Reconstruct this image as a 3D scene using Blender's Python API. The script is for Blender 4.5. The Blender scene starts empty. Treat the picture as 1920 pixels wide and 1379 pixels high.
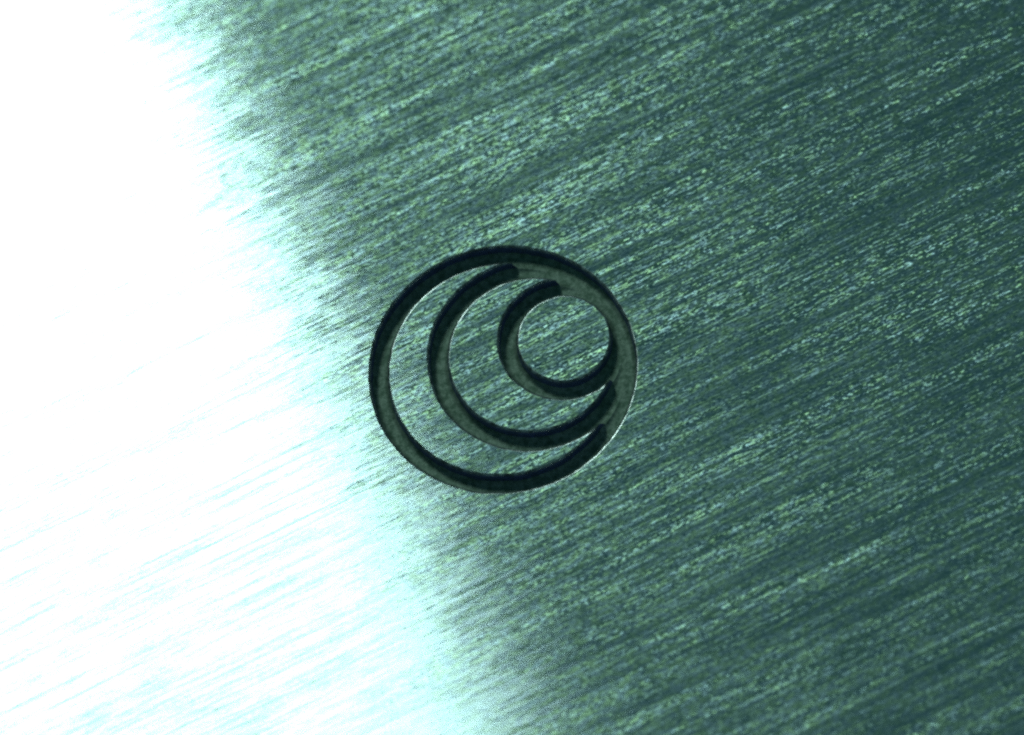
import bpy, bmesh, math
from mathutils import Vector, Matrix, noise

# ---------------------------------------------------------------- set-up: 1 unit = 1 mm
sc = bpy.context.scene
sc.unit_settings.system = 'METRIC'
sc.unit_settings.scale_length = 0.001
R = math.radians

TILT, AXIS, DIST = R(23.8), R(13.0), 55.0        # plate seen 24 deg off its normal
PXMM, W, H = 163.0, 1920.0, 1379.0               # photograph: pixels per mm, size

axis = Vector((math.cos(AXIS), math.sin(AXIS), 0))
cam_rot = Matrix.Rotation(TILT, 3, axis)
cam_pos = cam_rot @ Vector((0, 0, DIST))

cd = bpy.data.cameras.new('microscope_camera')
cam = bpy.data.objects.new('microscope_camera', cd)
sc.collection.objects.link(cam)
cam.matrix_world = Matrix.Translation(cam_pos) @ cam_rot.to_4x4()
cd.sensor_width = 36.0
cd.lens = 36.0 * DIST / (W / PXMM)
cd.clip_start, cd.clip_end = 1.0, 1000.0
cd.dof.use_dof = True
cd.dof.focus_distance = DIST
cd.dof.aperture_fstop = 0.125
sc.camera = cam

world = bpy.data.worlds.new('World')
sc.world = world
world.use_nodes = True
bg = world.node_tree.nodes['Background']
bg.inputs['Color'].default_value = (0.13, 0.41, 0.45, 1)
bg.inputs['Strength'].default_value = 0.115

# the one lamp: a bright work light standing behind the plate, a little to the left
def lamp(name, az0, az1, el, el_span, dist, power, col):
    azc, half = R((az0 + az1) / 2), R((az1 - az0) / 2)
    e = R(el)
    d = Vector((math.cos(e) * math.cos(azc), math.cos(e) * math.sin(azc), math.sin(e)))
    ld = bpy.data.lights.new(name, 'AREA')
    ld.shape = 'RECTANGLE'
    ld.size = 2 * dist * math.cos(e) * math.tan(half)
    ld.size_y = 2 * dist * math.tan(R(el_span / 2))
    ld.energy = power
    ld.color = col
    o = bpy.data.objects.new(name, ld)
    sc.collection.objects.link(o)
    o.location = d * dist
    o.rotation_euler = (-d).to_track_quat('-Z', 'Y').to_euler()
    return o
lamp('work_lamp', 112.45, 124.8, 48, 14, 240, 1.12e5, (0.68, 1.0, 0.95))

vs = sc.view_settings
vs.view_transform = 'Standard'
vs.look = 'None'
vs.exposure = 0.0
vs.gamma = 1.0
sc.cycles.use_denoising = False
sc.cycles.filter_width = 2.3
sc.cycles.sample_clamp_indirect = 4.0
sc.cycles.max_bounces = 6

# pixel of the photograph -> point of the plate's top plane
def plate_pt(px, py):
    x = (px - W / 2) / PXMM; y = -(py - H / 2) / PXMM
    d = cam_rot @ Vector((x, y, -DIST))
    k = -cam_pos.z / d.z
    p = cam_pos + d * k
    return Vector((p.x, p.y))

# ---------------------------------------------------------------- materials
BRUSH = R(27.0)

class Nodes:
    def __init__(self, name):
        self.m = bpy.data.materials.new(name)
        self.m.use_nodes = True
        self.t = self.m.node_tree
        self.t.nodes.clear()
    def n(self, kind, **kw):
        nd = self.t.nodes.new(kind)
        for k, v in kw.items(): setattr(nd, k, v)
        return nd
    def link(self, a, b): self.t.links.new(a, b)
    def setv(self, sock, v):
        if hasattr(v, 'is_output'): self.link(v, sock)
        else: sock.default_value = v
    def math(self, op, a, b=None, clamp=False):
        nd = self.n('ShaderNodeMath', operation=op, use_clamp=clamp)
        self.setv(nd.inputs[0], a)
        if b is not None: self.setv(nd.inputs[1], b)
        return nd.outputs[0]
    def vmath(self, op, a, b=None, scale=None):
        nd = self.n('ShaderNodeVectorMath', operation=op)
        self.setv(nd.inputs[0], a)
        if b is not None: self.setv(nd.inputs[1], b)
        if scale is not None: self.setv(nd.inputs['Scale'], scale)
        return nd.outputs[0]
    def noise(self, vec, scale, detail=2.0, rough=0.5, off=(0, 0, 0)):
        v = self.vmath('MULTIPLY', vec, scale)
        v = self.vmath('ADD', v, off)
        nd = self.n('ShaderNodeTexNoise', noise_dimensions='3D')
        nd.inputs['Scale'].default_value = 1.0
        nd.inputs['Detail'].default_value = detail
        nd.inputs['Roughness'].default_value = rough
        self.link(v, nd.inputs['Vector'])
        return nd
    def centred(self, nd):                       # noise value about zero, roughly -1..1
        return self.math('MULTIPLY', self.math('SUBTRACT', nd.outputs[0], 0.5), 4.0)
    def ramp(self, val, a, b, lo=0.0, hi=1.0):
        nd = self.n('ShaderNodeMapRange')
        nd.interpolation_type = 'SMOOTHSTEP'
        self.setv(nd.inputs[0], val)
        for i, x in enumerate((a, b, lo, hi)): self.setv(nd.inputs[i + 1], x)
        return nd.outputs[0]
    def mixcol(self, f, a, b, mode='MIX'):
        nd = self.n('ShaderNodeMix', data_type='RGBA', blend_type=mode)
        self.setv(nd.inputs[0], f); self.setv(nd.inputs[6], a); self.setv(nd.inputs[7], b)
        return nd.outputs[2]
    def mixsh(self, f, a, b):
        nd = self.n('ShaderNodeMixShader')
        self.setv(nd.inputs[0], f); self.link(a, nd.inputs[1]); self.link(b, nd.inputs[2])
        return nd.outputs[0]

def brushed_metal():
    g = Nodes('brushed_metal')
    tc = g.n('ShaderNodeTexCoord')
    rot = g.n('ShaderNodeVectorRotate', rotation_type='Z_AXIS')
    g.link(tc.outputs['Object'], rot.inputs['Vector'])
    rot.inputs['Angle'].default_value = -BRUSH
    # wander of the grain, so the strokes are not ruled lines
    w = g.noise(rot.outputs[0], (0.35, 0.5, 0), 2)
    wob = g.vmath('MULTIPLY', g.vmath('SUBTRACT', w.outputs['Color'], (0.5, 0.5, 0.5)), (0.0, 0.10, 0))
    uv = g.vmath('ADD', rot.outputs[0], wob)
    T = Vector((math.cos(BRUSH), math.sin(BRUSH), 0)); B = Vector((-T.y, T.x, 0))
    geo = g.n('ShaderNodeNewGeometry')
    # relief, as slopes along (su) and across (sv) the brushing
    longs = g.centred(g.noise(uv, (0.22, 22, 0), 3, 0.65, (3.1, 0, 0)))
    mids = g.centred(g.noise(uv, (2.4, 25, 0), 2, 0.6, (0, 7.7, 0)))
    dash = g.centred(g.noise(uv, (5.5, 36, 0), 2, 0.6, (5, 1.3, 0)))
    grain = g.centred(g.noise(uv, (20, 34, 0), 1, 0.5, (9, 4.2, 0)))
    spark = g.centred(g.noise(uv, (5.5, 38, 0), 2, 0.6, (4, 11.2, 0)))
    hair = g.centred(g.noise(uv, (0.9, 46, 0), 2, 0.65, (8, 5.2, 0)))
    speck = g.centred(g.noise(uv, (20, 34, 0), 1, 0.5, (1, 6.2, 0)))
    band = g.noise(uv, (0.30, 5.0, 0), 3, 0.65, (7, 8.2, 0)).outputs[0]
    broad = g.centred(g.noise(uv, (0.8, 3.2, 0), 2, 0.5, (1, 2, 0)))
    ln = g.noise(uv, (0.13, 13, 0), 2, 0.7, (6, 3.3, 0)).outputs[0]
    score, dull = g.ramp(ln, 0.63, 0.70), g.ramp(ln, 0.38, 0.30)      # a few long scores, bright and dull
    def total(*terms):
        s = None
        for a, k in terms:
            v = g.math('MULTIPLY', a, k)
            s = v if s is None else g.math('ADD', s, v)
        return s
    def normal(su, sv):
        v = g.vmath('ADD', geo.outputs['Normal'],
            g.vmath('ADD', g.vmath('SCALE', tuple(T), scale=su), g.vmath('SCALE', tuple(B), scale=sv)))
        return g.vmath('NORMALIZE', v)
    n_fine = normal(total((longs, 0.008), (mids, 0.006), (dash, 0.003), (grain, 0.002), (broad, 0.004)),
                    total((longs, 0.05), (mids, 0.04), (grain, 0.02), (broad, 0.03)))
    n_mid = normal(total((spark, 0.14), (hair, 0.15), (speck, 0.11), (dash, 0.08), (mids, 0.05)),
                   total((longs, 0.12), (hair, 0.12), (spark, 0.08)))
    n_rough = normal(total((dash, 0.16), (grain, 0.20), (mids, 0.10)),
                     total((longs, 0.11), (mids, 0.18), (dash, 0.34), (grain, 0.30), (broad, 0.03)))
    # lens colour fringing painted into the grain as noise, yellow-green to blue
    hue = g.noise(uv, (7, 15, 0), 2, 0.6, (2, 9, 0))
    tint = g.mixcol(g.ramp(hue.outputs[0], 0.34, 0.66), (0.70, 0.92, 0.50, 1), (0.66, 0.80, 0.98, 1))
    smooth_tint = g.mixcol(0.2, (0.82, 0.93, 0.97, 1), tint)
    tint = g.mixcol(0.75, (0.48, 0.88, 0.56, 1), tint)
    # how torn the surface is: the torn share scatters, the rest shines along the strokes
    torn = g.math('ADD', 0.175, total((broad, 0.08), (longs, 0.09), (hair, 0.07), (mids, 0.05), (dash, 0.07), (grain, 0.06), (score, 0.35), (dull, -0.09)))
    torn = g.math('MINIMUM', g.math('MAXIMUM', torn, 0.05), 0.8)
    g1 = g.n('ShaderNodeBsdfAnisotropic', distribution='BECKMANN')
    g.link(smooth_tint, g1.inputs['Color'])
    g1.inputs['Roughness'].default_value = 0.20
    g1.inputs['Anisotropy'].default_value = 0.79
    g1.inputs['Tangent'].default_value = T
    g.link(n_fine, g1.inputs['Normal'])
    g2 = g.n('ShaderNodeBsdfAnisotropic', distribution='GGX')
    g.link(g.mixcol(1.0, tint, (0.80, 0.80, 0.80, 1), 'MULTIPLY'), g2.inputs['Color'])
    g2.inputs['Roughness'].default_value = 0.42
    g2.inputs['Anisotropy'].default_value = 0.15
    g2.inputs['Tangent'].default_value = T
    g.link(n_rough, g2.inputs['Normal'])
    tg = g.n('ShaderNodeCombineXYZ')
    tg.inputs[0].default_value, tg.inputs[1].default_value = T.x, T.y
    g.link(tg.outputs[0], g1.inputs['Tangent']); g.link(tg.outputs[0], g2.inputs['Tangent'])
    g3 = g.n('ShaderNodeBsdfAnisotropic', distribution='BECKMANN')   # glinting burrs
    g.link(tint, g3.inputs['Color'])
    g3.inputs['Roughness'].default_value = 0.30
    g3.inputs['Anisotropy'].default_value = 0.55
    g.link(n_mid, g3.inputs['Normal']); g.link(tg.outputs[0], g3.inputs['Tangent'])
    out = g.n('ShaderNodeOutputMaterial')
    g.link(g.mixsh(torn, g.mixsh(g.ramp(band, 0.36, 0.66, 0.055, 0.38), g1.outputs[0], g3.outputs[0]), g2.outputs[0]), out.inputs['Surface'])
    return g.m

def cut_metal(name, dark, light, rough, grit, metal=0.85):
    g = Nodes(name)
    tc = g.n('ShaderNodeTexCoord')
    grain = g.noise(tc.outputs['Object'], (48, 48, 48), 3, 0.7)
    blot = g.noise(tc.outputs['Object'], (11, 11, 11), 4, 0.75)
    col = g.mixcol(g.ramp(blot.outputs[0], 0.35, 0.65), dark, light)
    bump = g.n('ShaderNodeBump')
    bump.inputs['Strength'].default_value = grit
    bump.inputs['Distance'].default_value = 0.005
    g.link(grain.outputs[0], bump.inputs['Height'])
    p = g.n('ShaderNodeBsdfPrincipled')
    g.link(col, p.inputs['Base Color'])
    p.inputs['Metallic'].default_value = metal
    p.inputs['Roughness'].default_value = rough
    g.link(bump.outputs[0], p.inputs['Normal'])
    out = g.n('ShaderNodeOutputMaterial')
    g.link(p.outputs[0], out.inputs['Surface'])
    return g.m

BRUSHED = brushed_metal()
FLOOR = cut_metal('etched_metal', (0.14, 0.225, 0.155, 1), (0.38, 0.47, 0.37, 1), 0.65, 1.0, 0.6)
WALL = cut_metal('shade_blue_metal', (0.16, 0.20, 0.34, 1), (0.22, 0.25, 0.55, 1), 0.5, 0.3)  # blue base colour paints the navy of the groove shadows into the walls
EDGE = cut_metal('worn_metal', (0.15, 0.17, 0.16, 1), (0.75, 0.75, 0.72, 1), 0.27, 0.3)
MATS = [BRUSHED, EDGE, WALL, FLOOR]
# material of the wall strip below each profile level
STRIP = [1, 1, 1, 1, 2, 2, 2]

# ---------------------------------------------------------------- the engraved mark: three nested rings
DEPTH = 0.19
def ring(cx, cy, ro, ri): return plate_pt(cx, cy), ro / PXMM, ri / PXMM
C1, O1, I1 = ring(942.5, 691.0, 250.0, 217.0)
C2, O2, I2 = ring(996.0, 664.5, 193.4, 158.0)
C3, O3, I3 = ring(1056.8, 634.7, 122.4, 89.0)

# profile of a wall from the top edge to the foot: (how far it has spread outward, z)
PROFILE = [(-0.026, 0.0), (-0.017, -0.0015), (-0.009, -0.006), (-0.003, -0.013), (0.0, -0.022),
           (0.004, -0.08), (0.008, -0.15), (0.012, -DEPTH)]

def wobble(p):
    v = noise.noise_vector(Vector((p.x * 14, p.y * 14, 0.3)))
    w = noise.noise_vector(Vector((p.x * 3, p.y * 3, 7.3)))
    return Vector((p.x + v.x * 0.006 + w.x * 0.006, p.y + v.y * 0.006 + w.y * 0.006))

col = sc.collection
def finish(name, verts, faces, mats, parent, flat_from=None):
    me = bpy.data.meshes.new(name)
    me.from_pydata(verts, [], [f[0] for f in faces])
    for m in mats: me.materials.append(m)
    for p, f in zip(me.polygons, faces):
        p.material_index = f[1]; p.use_smooth = f[2]
    me.update()
    o = bpy.data.objects.new(name, me)
    col.objects.link(o)
    o.parent = parent
    return o

plate = bpy.data.objects.new('metal_plate', None)
col.objects.link(plate)
plate.empty_display_size = 2.0
plate['label'] = 'brushed metal plate engraved with a small mark of three nested rings'
plate['category'] = 'metal plate'

def arc(c, r, a0, a1, n):
    return [Vector((c.x + r * math.cos(a0 + (a1 - a0) * i / n), c.y + r * math.sin(a0 + (a1 - a0) * i / n))) for i in range(n + 1)]

def crescent_outline(c1, r1, c2, r2, n=200):
    """disc 1 without disc 2, as two arcs that run from one tip to the other"""
    d = c2 - c1; L = d.length; th = math.atan2(d.y, d.x)
    k1 = max(-1, min(1, (L * L + r1 * r1 - r2 * r2) / (2 * L * r1)))
    k2 = max(-1, min(1, (L * L + r2 * r2 - r1 * r1) / (2 * L * r2)))
    a1, a2 = math.acos(k1), math.acos(k2)
    outer = arc(c1, r1, th + a1, th + 2 * math.pi - a1, n)
    inner = arc(c2, r2, th + math.pi - a2, th + math.pi + a2, n)
    return outer, inner

def crescent(name, c1, r1, c2, r2, label):
    n = 220
    verts, faces, loops = [], [], []
    for s, z in PROFILE:
        o, i = crescent_outline(c1, r1 + s, c2, r2 - s, n)
        loop = o + i[::-1][1:-1]
        base = len(verts)
        verts += [(*wobble(p), z) for p in loop]
        loops.append([base + k for k in range(len(loop))])
    m = len(loops[0])
    # top: strips between the two arcs
    L = loops[0]
    def inn(k): return L[0] if k == 0 else L[n] if k == n else L[m - k]
    for k in range(n):
        q = []
        for v in (L[k], L[k + 1], inn(k + 1), inn(k)):
            if v not in q: q.append(v)
        faces.append((q, 0, False))
    for lv in range(len(loops) - 1):
        a, b = loops[lv], loops[lv + 1]
        for k in range(m):
            k2 = (k + 1) % m
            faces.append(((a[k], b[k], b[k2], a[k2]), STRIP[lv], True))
    o = finish(name, verts, faces, MATS, plate)
    o['label'] = label
    return o

crescent('crescent', C1, I1, C2, O2, 'larger brushed crescent left standing between the outer and middle rings')
crescent('crescent', C2, I2, C3, O3, 'smaller brushed crescent left standing between the middle and inner rings')

def disc(name, c, r, label):
    n = 300
    verts, faces = [], []
    for s, z in PROFILE:
        verts += [(*wobble(p), z) for p in arc(c, r + s, 0, 2 * math.pi, n)[:-1]]
    verts.append((c.x, c.y, 0))
    for k in range(n):
        k2 = (k + 1) % n
        faces.append(((k, k2, len(verts) - 1), 0, False))
        for lv in range(len(PROFILE) - 1):
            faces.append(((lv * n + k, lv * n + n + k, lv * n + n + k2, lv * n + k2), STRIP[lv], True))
    o = finish(name, verts, faces, MATS, plate)
    o['label'] = label
    return o
disc('disc', C3, I3, 'round brushed island inside the innermost ring')

# the floor of the mark, split into the three engraved rings
def ring_floors():
    na, nr = 640, 150
    rmax = O1 + 0.01
    FW, FH = 0.075, 0.05                                  # rounded foot of the walls
    pts = []
    for j in range(nr + 1):
        r = rmax * j / nr
        for i in range(na):
            a = 2 * math.pi * i / na
            x, y = C1.x + r * math.cos(a), C1.y + r * math.sin(a)
            d1, d2, d3 = (math.hypot(x - c.x, y - c.y) for c in (C1, C2, C3))
            d = min(O1 - d1, max(d1 - I1, O2 - d2), max(d2 - I2, O3 - d3), d3 - I3)
            z = -DEPTH + FH * (1 - min(max(d, 0), FW) / FW) ** 2 + 0.003 * noise.noise(Vector((x * 4, y * 4, 1.7)))
            pts.append(Vector((x, y, z)))
    groups = {1: [], 2: [], 3: []}
    for j in range(nr):
        for i in range(na):
            i2 = (i + 1) % na
            q = (j * na + i, (j + 1) * na + i, (j + 1) * na + i2, j * na + i2) if j else (0, na + i, na + i2)
            c = sum((pts[v] for v in q), Vector()) / len(q)
            p = Vector((c.x, c.y))
            d1, d2, d3 = (p - C1).length, (p - C2).length, (p - C3).length
            e = 0.02
            if (d1 < I1 - e and d2 > O2 + e) or (d2 < I2 - e and d3 > O3 + e) or d3 < I3 - e:
                continue                                   # solid metal stands here
            groups[1 if d1 > I1 else 2 if d2 > I2 else 3].append(q)
    labels = {1: 'outermost engraved ring, cut as a groove in the metal',
              2: 'middle engraved ring, cut as a groove in the metal',
              3: 'innermost engraved ring, cut as a groove in the metal'}
    for g, qs in groups.items():
        idx, verts, faces = {}, [], []
        for q in qs:
            f = []
            for v in q:
                if v not in idx:
                    idx[v] = len(verts); verts.append(tuple(pts[v]))
                f.append(idx[v])
            faces.append((f, 0, True))
        finish('engraved_ring', verts, faces, [FLOOR], plate)['label'] = labels[g]
ring_floors()

# the plate itself with the round opening and its wall
def plate_body():
    n = 480
    X, Y, T = 22.0, 17.0, 1.5
    verts, faces = [], []
    rows = []
    def row(pts):
        b = len(verts); verts.extend(pts); rows.append(b)
    for s, z in PROFILE[::-1]:
        row([(*wobble(p), z) for p in arc(C1, O1 - s, 0, 2 * math.pi, n)[:-1]])
    rim = len(rows) - 1
    for rr in (0.15, 0.6, 1.6):
        row([(p.x, p.y, 0.0) for p in arc(C1, O1 + rr, 0, 2 * math.pi, n)[:-1]])
    def box(i, ex, z):
        a = 2 * math.pi * i / n
        c, s = math.cos(a), math.sin(a)
        k = 1 / ((abs(c) / (X - ex)) ** 24 + (abs(s) / (Y - ex)) ** 24) ** (1 / 24)
        return (c * k, s * k, z)
    for ex, z in ((0.15, 0.0), (0.04, -0.04), (0.0, -0.15), (0.0, -T + 0.15), (0.04, -T + 0.04), (0.15, -T)):
        row([box(i, ex, z) for i in range(n)])
    for lv in range(len(rows) - 1):
        a, b = rows[lv], rows[lv + 1]
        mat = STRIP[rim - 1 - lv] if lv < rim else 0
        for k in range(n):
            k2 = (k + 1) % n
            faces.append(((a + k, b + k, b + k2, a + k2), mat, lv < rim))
    verts.append((0, 0, -T))
    for k in range(n):
        faces.append(((rows[-1] + (k + 1) % n, rows[-1] + k, len(verts) - 1), 0, False))
    finish('plate_body', verts, faces, MATS, plate)
plate_body()
